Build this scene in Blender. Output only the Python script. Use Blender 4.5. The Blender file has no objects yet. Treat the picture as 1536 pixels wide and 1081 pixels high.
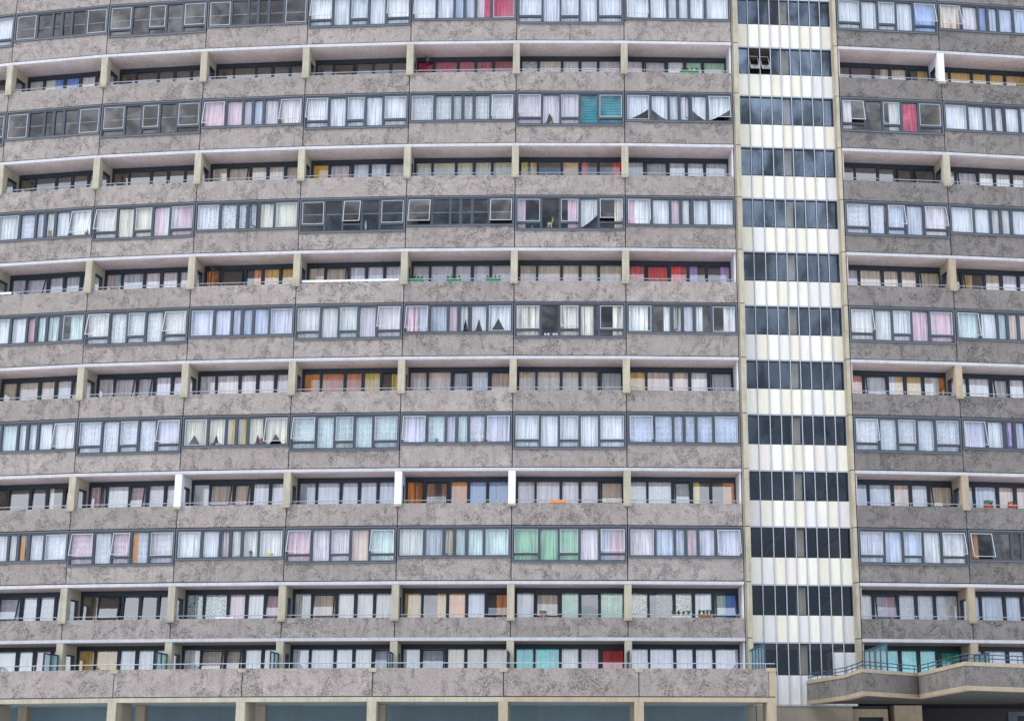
import bpy, math, random
from mathutils import Vector, Matrix
rnd = random.Random(11)
scn = bpy.context.scene
col = scn.collection

# ------------------------------------------------------------------ camera
F_PX, PITCH, YAW, ROLL = 2469.55, 0.247934, 0.040216, 0.00067
fw = Vector((math.sin(YAW)*math.cos(PITCH), math.cos(YAW)*math.cos(PITCH), math.sin(PITCH)))
rt = Vector((math.cos(YAW), -math.sin(YAW), 0)); up = rt.cross(fw)
r2 = rt*math.cos(ROLL)+up*math.sin(ROLL); u2 = -rt*math.sin(ROLL)+up*math.cos(ROLL)
cam = bpy.data.cameras.new('camera'); co = bpy.data.objects.new('camera', cam); col.objects.link(co)
cam.sensor_width = 36; cam.lens = 36*F_PX/1536; cam.shift_x = -98.194/1536
cam.clip_start = 0.5; cam.clip_end = 3000
m = Matrix((r2, u2, -fw)).transposed().to_4x4(); m.translation = Vector((0, -75, -8.6579)); co.matrix_world = m
scn.camera = co

# ------------------------------------------------------------------ survey of the facade
XY = [(-25.6959, 3.6953), (-20.6485, 2.4943), (-15.5323, 1.6175), (-10.4027, .9285), (-5.2349, .3706), (0, 0),
      (5.3044, -.1989), (10.6171, -.2111), (15.9459, -.0123), (21.1614, .3167)]
hl = math.atan2(XY[1][1]-XY[0][1], XY[1][0]-XY[0][0]) - .045
XY.insert(0, (XY[0][0]-5.19*math.cos(hl), XY[0][1]-5.19*math.sin(hl)))      # bay -1
XY.append((XY[-1][0]+5.22*math.cos(.095), XY[-1][1]+5.22*math.sin(.095)))   # bay 9
XY = [Vector((x, y, 0)) for x, y in XY]
def B(i): return XY[i+1]
BAYS = [-1, 0, 1, 2, 3, 4, 5, 6, 8, 9]
TOWER = 7
Z = [26.585, 21.194, 15.860, 10.535, 5.214, 0.0, -2.539]     # top of each white ledge
GROUND = -10.6
class Bay:
    def __init__(s, i):
        a, b = B(i), B(i+1); s.i = i; s.w = (b-a).length; s.t = (b-a)/s.w; s.n = Vector((-s.t.y, s.t.x, 0)); s.o = a
        s.k = s.w/5.25
    def __call__(s, x, d, z): return s.o + s.t*x + s.n*d + Vector((0, 0, z))
BY = {i: Bay(i) for i in BAYS+[TOWER]}

# ------------------------------------------------------------------ materials
def new_mat(name):
    mt = bpy.data.materials.new(name); mt.use_nodes = True; nt = mt.node_tree; nt.nodes.clear()
    return mt, nt
def N(nt, typ, **kw):
    n = nt.nodes.new(typ)
    for k, v in kw.items():
        if k.startswith('i_'):
            key = k[2:]; key = int(key) if key.isdigit() else key.replace('_', ' ')
            n.inputs[key].default_value = v
        else: setattr(n, k, v)
    return n
def L(nt, a, b): nt.links.new(a, b)
def ramp(nt, fac, stops):
    r = N(nt, 'ShaderNodeValToRGB'); e = r.color_ramp.elements
    while len(e) < len(stops): e.new(.5)
    for q, (p, c) in zip(e, stops): q.position = p; q.color = (*c, 1) if len(c) == 3 else c
    L(nt, fac, r.inputs[0]); return r.outputs[0]
def mix(nt, fac, a, b, mode='MIX'):
    x = N(nt, 'ShaderNodeMix', data_type='RGBA', blend_type=mode)
    for s, v in ((x.inputs[0], fac), (x.inputs[6], a), (x.inputs[7], b)):
        if hasattr(v, 'links'): L(nt, v, s)
        elif isinstance(v, (int, float)): s.default_value = v
        else: s.default_value = (*v, 1)
    return x.outputs[2]
def mth(nt, op, a, b=0.0, c=None, clamp=False):
    x = N(nt, 'ShaderNodeMath', operation=op, use_clamp=clamp)
    for s, v in zip(x.inputs, (a, b, c)):
        if v is None: continue
        if hasattr(v, 'links'): L(nt, v, s)
        else: s.default_value = v
    return x.outputs[0]
def noise(nt, vec, scale, detail=3, rough=.5, dist=0):
    n = N(nt, 'ShaderNodeTexNoise', i_Scale=scale, i_Detail=detail, i_Roughness=rough, i_Distortion=dist)
    L(nt, vec, n.inputs['Vector']); return n.outputs['Fac']
def finish(nt, colr, rough=.8, bump=None, bs=.3, bd=.02, spec=.3, metal=0):
    p = N(nt, 'ShaderNodeBsdfPrincipled', i_Roughness=rough, i_Metallic=metal); p.inputs['Specular IOR Level'].default_value = spec
    if hasattr(colr, 'links'): L(nt, colr, p.inputs['Base Color'])
    else: p.inputs['Base Color'].default_value = (*colr, 1)
    if bump is not None:
        b = N(nt, 'ShaderNodeBump', i_Strength=bs, i_Distance=bd); L(nt, bump, b.inputs['Height']); L(nt, b.outputs[0], p.inputs['Normal'])
    o = N(nt, 'ShaderNodeOutputMaterial'); L(nt, p.outputs[0], o.inputs[0])
def geo_pos(nt): return N(nt, 'ShaderNodeNewGeometry').outputs['Position']
def obj_rand(nt): return N(nt, 'ShaderNodeObjectInfo').outputs['Random']

def mat_concrete(name, light, mid, dark, amount):
    mt, nt = new_mat(name); pos = geo_pos(nt)
    oi = obj_rand(nt)
    off = N(nt, 'ShaderNodeVectorMath', operation='ADD'); L(nt, pos, off.inputs[0])
    cb = N(nt, 'ShaderNodeCombineXYZ'); L(nt, mth(nt, 'MULTIPLY', oi, 37.0), cb.inputs[0]); L(nt, mth(nt, 'MULTIPLY', oi, 91.0), cb.inputs[2]); L(nt, cb.outputs[0], off.inputs[1])
    v = off.outputs[0]
    big = noise(nt, v, .8, 4, .6, .6)
    cl = noise(nt, v, 1.7, 5, .62, .9)
    sp = noise(nt, v, 15, 7, .8, .7)
    fine = noise(nt, v, 36, 3, .7)
    c0 = ramp(nt, big, [(.32, mid), (.62, light)])
    c1 = mix(nt, mth(nt, 'MULTIPLY', ramp(nt, fine, [(.38, (0, 0, 0)), (.62, (1, 1, 1))]), .6), c0, tuple(min(1, x*1.35) for x in light))
    grain = ramp(nt, noise(nt, v, 24, 4, .75), [(.40, (1, 1, 1)), (.53, (0, 0, 0))])
    c1 = mix(nt, mth(nt, 'MULTIPLY', grain, .42), c1, dark)
    mask = ramp(nt, mth(nt, 'MULTIPLY_ADD', big, .45, mth(nt, 'MULTIPLY', cl, .6)), [(.50, (.05, .05, .05)), (.60, (1, 1, 1))])
    s1 = ramp(nt, sp, [(.46, (0, 0, 0)), (.56, (1, 1, 1))])
    d = mth(nt, 'MULTIPLY', mth(nt, 'MULTIPLY', mask, s1), amount, clamp=True)
    c2 = mix(nt, d, c1, dark)
    c3 = mix(nt, mth(nt, 'MULTIPLY', mask, .22), c2, mid)
    # rain streaks, long in z
    mp = N(nt, 'ShaderNodeMapping'); mp.inputs['Scale'].default_value = (3.2, 3.2, .35); L(nt, v, mp.inputs[0])
    st = ramp(nt, noise(nt, mp.outputs[0], 1.3, 4, .6), [(.52, (0, 0, 0)), (.72, (1, 1, 1))])
    c4 = mix(nt, mth(nt, 'MULTIPLY', st, .25), c3, dark)
    hs = N(nt, 'ShaderNodeHueSaturation'); L(nt, c4, hs.inputs['Color']); L(nt, mth(nt, 'MULTIPLY_ADD', oi, .18, .90), hs.inputs['Value'])
    finish(nt, hs.outputs[0], .95, sp, .5, .03, .1)
    return mt
def mat_paint(name, c, c2=None, amt=.4, scale=2.0, rough=.7, bs=.05, streak=True):
    mt, nt = new_mat(name); pos = geo_pos(nt); c2 = c2 or tuple(x*.75 for x in c)
    n1 = noise(nt, pos, scale, 5, .65, .5)
    mp = N(nt, 'ShaderNodeMapping'); mp.inputs['Scale'].default_value = (5, 5, .5 if streak else 5); L(nt, pos, mp.inputs[0])
    n2 = noise(nt, mp.outputs[0], 1.5, 4, .65)
    f = mth(nt, 'MULTIPLY', ramp(nt, mth(nt, 'MULTIPLY_ADD', n2, .5, mth(nt, 'MULTIPLY', n1, .5)), [(.42, (0, 0, 0)), (.66, (1, 1, 1))]), amt)
    c3 = mix(nt, f, c, c2)
    hs = N(nt, 'ShaderNodeHueSaturation'); L(nt, c3, hs.inputs['Color']); L(nt, mth(nt, 'MULTIPLY_ADD', obj_rand(nt), .1, .95), hs.inputs['Value'])
    finish(nt, hs.outputs[0], rough, noise(nt, pos, 30, 3, .6), bs, .01)
    return mt
def mat_objcol(name, amt=.15, rough=.6, dirt=(.45, .40, .33)):
    mt, nt = new_mat(name); pos = geo_pos(nt); oc = N(nt, 'ShaderNodeObjectInfo').outputs['Color']
    mp = N(nt, 'ShaderNodeMapping'); mp.inputs['Scale'].default_value = (4, 4, .7); L(nt, pos, mp.inputs[0])
    f = ramp(nt, noise(nt, mp.outputs[0], 1.6, 5, .65, .4), [(.45, (0, 0, 0)), (.75, (1, 1, 1))])
    finish(nt, mix(nt, mth(nt, 'MULTIPLY', f, amt), oc, dirt), rough, noise(nt, pos, 18, 2), .05, .01)
    return mt
def mat_glass(name, base, grz, tint=(.86, .9, .93), wob=.012, gcol=(1, 1, 1)):
    mt, nt = new_mat(name); pos = geo_pos(nt)
    lw = N(nt, 'ShaderNodeLayerWeight', i_Blend=.5)
    f = mth(nt, 'MULTIPLY_ADD', mth(nt, 'POWER', lw.outputs['Facing'], 2.2), grz, base, clamp=True)
    if name == 'stair_glass': f = sky_reflect_grade(nt, f, pos)
    if name == 'window_glass': f = mth(nt, 'MULTIPLY_ADD', ramp(nt, noise(nt, pos, 1.3, 4, .6, .5), [(.42, (0, 0, 0)), (.66, (1, 1, 1))]), .07, f)  # cloud reflection patches painted into the pane reflectance
    tr = N(nt, 'ShaderNodeBsdfTransparent'); tr.inputs[0].default_value = (*tint, 1)
    gl = N(nt, 'ShaderNodeBsdfGlossy', i_Roughness=.02); gl.inputs[0].default_value = (*gcol, 1)
    bp = N(nt, 'ShaderNodeBump', i_Strength=.35, i_Distance=wob); L(nt, noise(nt, pos, 1.1, 2, .5), bp.inputs['Height']); L(nt, bp.outputs[0], gl.inputs['Normal'])
    ms = N(nt, 'ShaderNodeMixShader'); L(nt, f, ms.inputs[0]); L(nt, tr.outputs[0], ms.inputs[1]); L(nt, gl.outputs[0], ms.inputs[2])
    o = N(nt, 'ShaderNodeOutputMaterial'); L(nt, ms.outputs[0], o.inputs[0]); return mt
def sky_reflect_grade(nt, f, pos):  # paints more sky reflection into higher panes, broken up by noise
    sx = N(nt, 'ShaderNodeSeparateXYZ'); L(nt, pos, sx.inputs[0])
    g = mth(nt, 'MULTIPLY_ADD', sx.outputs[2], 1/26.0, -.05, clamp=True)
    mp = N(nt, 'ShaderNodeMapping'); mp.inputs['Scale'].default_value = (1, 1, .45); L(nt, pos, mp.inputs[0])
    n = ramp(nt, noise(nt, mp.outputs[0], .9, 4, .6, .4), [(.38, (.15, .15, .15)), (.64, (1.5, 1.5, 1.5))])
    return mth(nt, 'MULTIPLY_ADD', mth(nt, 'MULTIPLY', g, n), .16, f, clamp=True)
def mat_cloth(name, kind):
    mt, nt = new_mat(name); oc = N(nt, 'ShaderNodeObjectInfo'); uv = N(nt, 'ShaderNodeUVMap').outputs[0]
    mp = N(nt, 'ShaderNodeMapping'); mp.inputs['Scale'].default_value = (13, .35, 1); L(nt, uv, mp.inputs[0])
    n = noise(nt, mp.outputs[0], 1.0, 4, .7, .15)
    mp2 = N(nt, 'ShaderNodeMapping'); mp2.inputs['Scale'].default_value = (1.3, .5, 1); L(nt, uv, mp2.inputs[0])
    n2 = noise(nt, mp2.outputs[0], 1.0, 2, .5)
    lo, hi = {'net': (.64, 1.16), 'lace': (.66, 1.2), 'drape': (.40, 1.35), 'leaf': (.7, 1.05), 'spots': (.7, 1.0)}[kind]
    fold_shade = ramp(nt, n, [(.38, (lo,)*3), (.56, (hi,)*3)])  # streaks paint fold shading and net density into the cloth colour
    c = mix(nt, 1.0, oc.outputs['Color'], fold_shade, 'MULTIPLY')
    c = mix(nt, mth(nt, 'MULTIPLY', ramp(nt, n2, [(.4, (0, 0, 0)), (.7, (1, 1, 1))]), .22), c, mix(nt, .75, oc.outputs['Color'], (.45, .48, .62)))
    if kind == 'lace':
        w = N(nt, 'ShaderNodeTexWave', wave_type='BANDS', bands_direction='Y', i_Scale=1.1, i_Distortion=1.8, i_Detail=2.0); w.inputs['Detail Scale'].default_value = 4; L(nt, uv, w.inputs[0])
        vo = N(nt, 'ShaderNodeTexVoronoi', i_Scale=11.0); L(nt, uv, vo.inputs['Vector'])
        f = mth(nt, 'MULTIPLY', ramp(nt, w.outputs['Fac'], [(.45, (0, 0, 0)), (.7, (1, 1, 1))]), .55)
        g = mth(nt, 'MULTIPLY', ramp(nt, vo.outputs['Distance'], [(.3, (0, 0, 0)), (.6, (1, 1, 1))]), .5)
        c = mix(nt, f, c, mix(nt, .55, oc.outputs['Color'], (.95, .97, 1)))
        c = mix(nt, g, c, mix(nt, .5, oc.outputs['Color'], (.30, .33, .42)))
    if kind == 'leaf':
        vo = N(nt, 'ShaderNodeTexVoronoi', i_Scale=13.0); L(nt, uv, vo.inputs['Vector'])
        c = mix(nt, ramp(nt, vo.outputs['Distance'], [(.22, (1, 1, 1)), (.34, (0, 0, 0))]), c, (.10, .34, .27))
    if kind == 'spots':
        vo = N(nt, 'ShaderNodeTexVoronoi', i_Scale=15.0); L(nt, uv, vo.inputs['Vector'])
        c = mix(nt, ramp(nt, vo.outputs['Distance'], [(.30, (1, 1, 1)), (.42, (0, 0, 0))]), c, (.05, .04, .035))
    p = N(nt, 'ShaderNodeBsdfDiffuse'); L(nt, c, p.inputs[0])
    t = N(nt, 'ShaderNodeBsdfTranslucent'); L(nt, c, t.inputs[0])
    ms = N(nt, 'ShaderNodeMixShader', i_0=.05); L(nt, p.outputs[0], ms.inputs[1]); L(nt, t.outputs[0], ms.inputs[2])
    o = N(nt, 'ShaderNodeOutputMaterial'); L(nt, ms.outputs[0], o.inputs[0]); return mt

M = {}
M['conc'] = mat_concrete('pebbledash_concrete', (.375, .340, .325), (.245, .218, .210), (.060, .054, .052), 1.0)
M['conc_grey_shaded'] = mat_concrete('shaded_grey_pebbledash', (.248, .232, .225), (.168, .155, .150), (.032, .031, .030), 1.0)  # darker concrete copy, painting in the weaker light on the right
M['strip'] = mat_paint('white_ledge_paint', (.52, .53, .57), (.30, .30, .33), .55, 1.0, .6)
M['beige'] = mat_paint('cream_column_paint', (.44, .415, .325), (.26, .24, .20), .8, 1.4)
M['beige2'] = mat_paint('tan_column_paint', (.42, .35, .26), (.27, .23, .17), .7, 1.4)
M['white'] = mat_paint('white_column_paint', (.72, .73, .79), (.5, .5, .53), .4, 1.4)
M['soffit'] = mat_paint('soffit_paint', (.72, .635, .655), (.46, .36, .35), .8, .9, .8, .05, False)
M['plaster'] = mat_paint('room_plaster', (.27, .225, .185), (.17, .14, .12), .3, .6, .9, .05, False)
M['floor'] = mat_paint('room_floor', (.16, .12, .10), None, .3, .8, .7, .05, False)
M['frame'] = mat_paint('slate_frame_paint', (.055, .070, .095), (.035, .047, .066), .5, 2, .5)
M['border'] = mat_paint('slate_border_paint', (.125, .138, .165), (.08, .09, .11), .5, 2, .5)
M['dframe'] = mat_paint('dark_frame_paint', (.028, .04, .06), (.02, .026, .035), .5, 2, .5)
M['joint'] = mat_paint('dark_gap_shade', (.025, .025, .03), None, .2)  # near-black, paints shade into panel gaps and the void under the walkway
M['rim'] = mat_paint('white_casement_paint', (.46, .50, .54), (.42, .45, .48), .3, 2, .4)
M['rail'] = mat_paint('galvanised_rail', (.33, .37, .43), (.2, .23, .28), .5, 4, .45)
M['brail'] = mat_paint('blue_painted_rail', (.05, .085, .14), (.03, .05, .08), .5, 4, .45)
M['glass'] = mat_glass('window_glass', .045, .45, (.84, .875, .92))
M['bglass'] = mat_glass('balcony_glass', .22, .9, (.97, .985, 1))
M['tglass'] = mat_glass('stair_glass', .028, .09, (.75, .78, .8), .01, (.62, .78, 1.0))  # blue glossy tint puts sky colour into the reflections
mt_, nt_ = new_mat('screen_glass')
_t = N(nt_, 'ShaderNodeBsdfTransparent'); _t.inputs[0].default_value = (.7, .85, .88, 1)
_d = N(nt_, 'ShaderNodeBsdfPrincipled', i_Roughness=.15); _d.inputs['Base Color'].default_value = (.26, .44, .48, 1)
_m = N(nt_, 'ShaderNodeMixShader', i_0=.6); L(nt_, _t.outputs[0], _m.inputs[1]); L(nt_, _d.outputs[0], _m.inputs[2])
_o = N(nt_, 'ShaderNodeOutputMaterial'); L(nt_, _m.outputs[0], _o.inputs[0]); M['sglass'] = mt_
M['mull'] = mat_paint('aluminium_mullion', (.40, .44, .49), (.26, .29, .33), .4, 3, .4)
M['panel'] = mat_objcol('enamelled_panel', .32)
M['paint'] = mat_objcol('coloured_plastic', .1, .5, (.1, .09, .08))
M['under'] = mat_paint('dark_walkway_concrete', (.07, .075, .075), None, .5, .8)  # one dark tone for the walkway floor and its underside
M['wall'] = mat_paint('party_wall_paint', (.62, .52, .42), (.5, .4, .33), .3, .6, .9, .05, False)
M['decksof'] = mat_paint('deck_soffit_paint', (.36, .42, .46), (.2, .25, .28), .6, .6)
M['bounce'] = mat_paint('pale_bounce_paint', (.72, .70, .70), (.5, .48, .47), .5, 1.2)  # pale so the hidden floor and parapet lining bounce light
M['blue'] = mat_paint('dark_blue_wall', (.17, .25, .31), (.11, .17, .20), .5, .7)
M['dark'] = mat_paint('dark_stair_core', (.06, .055, .05), None, .4, .6)
M['render'] = mat_paint('grey_beige_render', (.30, .27, .22), (.22, .2, .17), .6, .7)
M['net'] = mat_cloth('net_curtain_cloth', 'net'); M['lace'] = mat_cloth('lace_curtain_cloth', 'lace')
M['drape'] = mat_cloth('drape_cloth', 'drape'); M['leaf'] = mat_cloth('leafy_print_cloth', 'leaf'); M['spots'] = mat_cloth('spotted_print_cloth', 'spots')
M['blind'] = M['paint']
M['green'] = mat_paint('plant_leaf', (.05, .13, .035), (.03, .07, .02), .5, 9, .5, .05, False)
M['ground'] = mat_paint('pale_bounce_ground', (.68, .65, .61), (.52, .5, .47), .5, .4, .9, .1, False)  # out of view; made pale to bounce light up under the balconies

# ------------------------------------------------------------------ mesh helpers
class MB:
    def __init__(s): s.v = []; s.f = []; s.uv = None; s.mi = []
    def quad(s, a, b, c, d, mi=0):
        n = len(s.v); s.v += [Vector(a), Vector(b), Vector(c), Vector(d)]; s.f.append((n, n+1, n+2, n+3)); s.mi.append(mi)
    def hexa(s, P, mi=0):       # P: 4 bottom then 4 top, counter-clockwise from above
        n = len(s.v); s.v += [Vector(p) for p in P]
        for q in ((0, 3, 2, 1), (4, 5, 6, 7), (0, 1, 5, 4), (1, 2, 6, 5), (2, 3, 7, 6), (3, 0, 4, 7)):
            s.f.append(tuple(n+k for k in q)); s.mi.append(mi)
    def box(s, T, x0, x1, d0, d1, z0, z1, mi=0):
        s.hexa([T(x0, d0, z0), T(x1, d0, z0), T(x1, d1, z0), T(x0, d1, z0), T(x0, d0, z1), T(x1, d0, z1), T(x1, d1, z1), T(x0, d1, z1)], mi)
    def prism(s, pts, z0, z1, mi=0):   # pts: ccw xy
        n = len(s.v); k = len(pts)
        s.v += [Vector((p[0], p[1], z0)) for p in pts]+[Vector((p[0], p[1], z1)) for p in pts]
        s.f.append(tuple(n+i for i in reversed(range(k)))); s.f.append(tuple(n+k+i for i in range(k))); s.mi += [mi, mi]
        for i in range(k):
            j = (i+1) % k; s.f.append((n+i, n+j, n+k+j, n+k+i)); s.mi.append(mi)
    def tube(s, a, b, r, seg=6, mi=0, r2_=None):
        a, b = Vector(a), Vector(b); ax = (b-a).normalized(); h = Vector((0, 0, 1)) if abs(ax.z) < .9 else Vector((1, 0, 0))
        e1 = ax.cross(h).normalized(); e2 = ax.cross(e1); n = len(s.v); rb = r if r2_ is None else r2_
        for c, q in ((a, r), (b, rb)):
            for i in range(seg):
                t = 2*math.pi*i/seg; s.v.append(c+e1*q*math.cos(t)+e2*q*math.sin(t))
        for i in range(seg):
            j = (i+1) % seg; s.f.append((n+i, n+j, n+seg+j, n+seg+i)); s.mi.append(mi)
        s.f.append(tuple(n+i for i in reversed(range(seg)))); s.f.append(tuple(n+seg+i for i in range(seg))); s.mi += [mi, mi]
    def blob(s, c, rx, ry, rz, mi=0, seg=8, rings=5):
        n = len(s.v); c = Vector(c)
        for i in range(rings+1):
            p = math.pi*i/rings
            for j in range(seg):
                t = 2*math.pi*j/seg; s.v.append(c+Vector((rx*math.sin(p)*math.cos(t), ry*math.sin(p)*math.sin(t), rz*math.cos(p))))
        for i in range(rings):
            for j in range(seg):
                k = (j+1) % seg; s.f.append((n+i*seg+j, n+(i+1)*seg+j, n+(i+1)*seg+k, n+i*seg+k)); s.mi.append(mi)
WL = {}
def build(name, mb, mats, parent=None, smooth=False, label=None, cat=None, group=None, kind=None, color=None):
    if not isinstance(mats, (list, tuple)): mats = [mats]
    xs = [v.x for v in mb.v]; ys = [v.y for v in mb.v]; zs = [v.z for v in mb.v]
    o0 = Vector(((min(xs)+max(xs))/2, (min(ys)+max(ys))/2, min(zs)))
    me = bpy.data.meshes.new(name); me.from_pydata([tuple(v-o0) for v in mb.v], [], mb.f)
    for k in mats: me.materials.append(M[k])
    if any(mb.mi): me.polygons.foreach_set('material_index', mb.mi)
    if mb.uv:
        ul = me.uv_layers.new(name='UVMap')
        for lp in me.loops: ul.data[lp.index].uv = mb.uv[lp.vertex_index]
    if smooth: me.polygons.foreach_set('use_smooth', [True]*len(me.polygons))
    me.update()
    o = bpy.data.objects.new(name, me); col.objects.link(o)
    if parent is not None: o.parent = parent; o.location = o0-WL[parent.name]
    else: o.location = o0
    WL[o.name] = o0
    if color is not None: o.color = (*color, 1)
    tag(o, label, cat, group, kind); return o
def tag(o, label=None, cat=None, group=None, kind=None):
    for k, v in (('label', label), ('category', cat), ('group', group), ('kind', kind)):
        if v: o[k] = v
def thing(name, loc, label, cat, group=None):
    o = bpy.data.objects.new(name, None); o.empty_display_size = .3; col.objects.link(o); o.location = loc; WL[o.name] = Vector(loc)
    tag(o, label, cat, group); return o

# ------------------------------------------------------------------ ground
g = MB(); g.quad((-900, -900, GROUND), (900, -900, GROUND), (900, 900, GROUND), (-900, 900, GROUND))
build('ground', g, 'ground', kind='structure')

BLD = thing('apartment_block', (0, 6, GROUND), 'long curved grey concrete block of flats with balconies and a glazed stair tower', 'apartment block')

# ------------------------------------------------------------------ layouts along one bay (metres at a 5.25 m bay)
LA = [(.13, 1.20), (1.31, 2.09), (2.19, 3.02), (3.14, 3.92), (4.04, 5.12)]
LB = [(.13, 1.19), (1.32, 2.08), (2.20, 2.57), (2.72, 3.13), (3.27, 3.94), (4.07, 5.12)]
LK = [(.24, .99), (1.10, 2.15), (2.29, 3.03), (3.18, 3.93), (4.07, 5.10)]
ORD = ['top', 'second', 'third', 'fourth', 'fifth', 'lowest']
ORDK = ['top', 'second', 'third', 'fourth', 'fifth', 'sixth', 'lowest']
BW = {6: 'first bay left of tower', 5: 'second bay left of tower', 4: 'third bay left of tower', 3: 'fourth bay left of tower',
      2: 'fifth bay left of tower', 1: 'sixth bay left of tower', 0: 'seventh bay left of tower', -1: 'eighth bay left of tower',
      8: 'first bay right of tower', 9: 'second bay right of tower'}
COL = {'white': (.88, .89, .94), 'offwhite': (.85, .84, .79), 'cream': (.85, .81, .66), 'pink': (.84, .60, .66), 'blush': (.84, .76, .79), 'lilac': (.80, .79, .91),
       'paleblue': (.68, .76, .92), 'blue': (.03, .30, .90), 'skyblue': (.35, .50, .80), 'mint': (.72, .86, .81), 'green': (.42, .72, .48), 'teal': (.0, .95, .85), 'turquoise': (.04, .52, .60),
       'grey': (.62, .65, .72), 'tan': (.80, .67, .54), 'brown': (.42, .2, .09), 'gold': (.86, .55, .10), 'yellow': (.93, .68, .04), 'orange': (.92, .36, .03),
       'rust': (.80, .28, .07), 'red': (.88, .05, .04), 'crimson': (.66, .05, .14), 'maroon': (.50, .02, .06), 'peach': (.85, .66, .54), 'purple': (.58, .40, .80), 'olive': (.76, .73, .50), 'black': (.40, .37, .30), 'amber': (1.0, .56, .02), 'aqua': (.0, 1.0, .90), 'emerald': (.02, .55, .34)}
WORD = {'offwhite': 'off-white', 'blush': 'pinkish white', 'paleblue': 'pale blue', 'skyblue': 'light blue'}

# flats: "u0-u1 colour [style]" ; u counts window lights from the left; after | the opened lights
WIN = [  # window storeys, top to bottom
 {-1: '0-5 white|', 0: '|', 1: '|', 2: '|', 3: '0-5 white|04', 4: '0-2 white;2-3.6 paleblue;3.6-4.5 blush;4.5-5 crimson drape;5-6 crimson drape|0',
  5: '0-5 white|', 6: '0-6 white|0', 8: '0-4 white;4-5 skyblue|4', 9: '0-1 tan drape;1-2 blush;2-3 skyblue;3-6 paleblue|0'},
 {0: '|', 1: '|', 2: '0-2 pink;2-2.6 blush;2.6-4 paleblue;4-6 blush|05', 3: '0-5 white|0', 4: '0-6 offwhite lace|5', 5: '0-1 blush;1-2 blush x;2-3 blush;3-5 turquoise blind|0',
  6: '0-1 white l;1-2 white r;2-4 white;4-5 white r;5-6 white l|5s3', 8: '0-.45 blush;2.4-3 offwhite;3.1-4 crimson drape|0', 9: '0-6 white|s3'},
 {0: '0-1 offwhite;1-3 white lace;3-4 offwhite;4-6 white|5', 1: '0-1 offwhite;1-3 cream;3-3.6 pink;3.6-4.2 offwhite;4.2-5 pink|0', 2: '0-.4 white;.4-1 white leaf;1-2 white leaf;2-4 white leaf;4-6 cream|s3',
  3: '|2', 4: '|05', 5: '0-.35 pink;2.4-3 pink;3-4 offwhite l;4.65-5 tan drape|4', 6: '0-.3 pink;.3-2 white;2-3 pink;3-3.8 offwhite;4-6 white|0',
  8: '0-1.9 white lace;2-3 paleblue;3-4 grey;4-5 blush|24', 9: '0-2 white;2-4 offwhite;4-6 white|'},
 {0: '0-2 white;2-3 pink;3-4.7 mint drape;5.3-6 mint drape|s2', 1: '0-5 offwhite lace|04', 2: '0-3 lilac;3-5 paleblue;5-6 lilac|', 3: '0-3 offwhite;3-4 blush;4-5 blush|4',
  4: '0-.6 pink drape;.6-2 grey;2-3 pink;3-4 white t;4-6 white t|0s3', 5: '0-1 cream drape;2-3 cream drape;3-3.75 cream drape;4.55-5 cream drape|2',
  6: '0-.85 offwhite drape;1.6-2 offwhite drape;2-3 offwhite drape;3-4 white;4-4.5 offwhite drape;5.5-6 offwhite drape|s2', 8: '0-2 offwhite;2-3 white;3-5 pink|0', 9: '0-1 mint;1-2 white;2-3 mint;3-6 peach|0'},
 {0: '0-2 mint;2-4 white;4-6 white|5', 1: '0-4 white lace;4-5 lilac|4', 2: '0-1 cream x;1-2 cream x;2-2.4 cream;2.4-3 gold;3-3.5 cream;3.5-4 gold;4-6 cream x|5', 3: '0-5 mint lace|0', 4: '0-1 lilac;1-2 mint lace;2-3 lilac;3-4 mint;4-5 lilac lace;5-6 lilac|05',
  5: '0-5 white|', 6: '0-6 paleblue lace|0', 8: '0-5 white lace|0', 9: '0-1 lilac;1-2 white;2-3 purple;3-6 lilac|0s2'},
 {0: '0-2 white;2-3 offwhite;3-3.5 orange;4-6 white lace|', 1: '0-1 pink lace;1-2 white lace;2-3 pink lace;3-3.35 orange;3.35-4 grey lace;4-5 blush lace|02', 2: '0-2 white;2-3 blush;3-6 offwhite|s2',
  3: '0-1 pink;1-3 blush;3-4 peach;4-5 mint|04', 4: '0-1 offwhite;1-2 grey;2-3 cream;3-6 mint|s2', 5: '0-3 green;3-4 blush;4-4.4 paleblue;4.4-5 pink|4', 6: '0-1 blush;1-3 paleblue;3-4 pink;4-6 lilac|5',
  8: '0-1 lilac;1-3 paleblue;3-5 white|4', 9: '0-.4 brown drape|0'},
]
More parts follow.
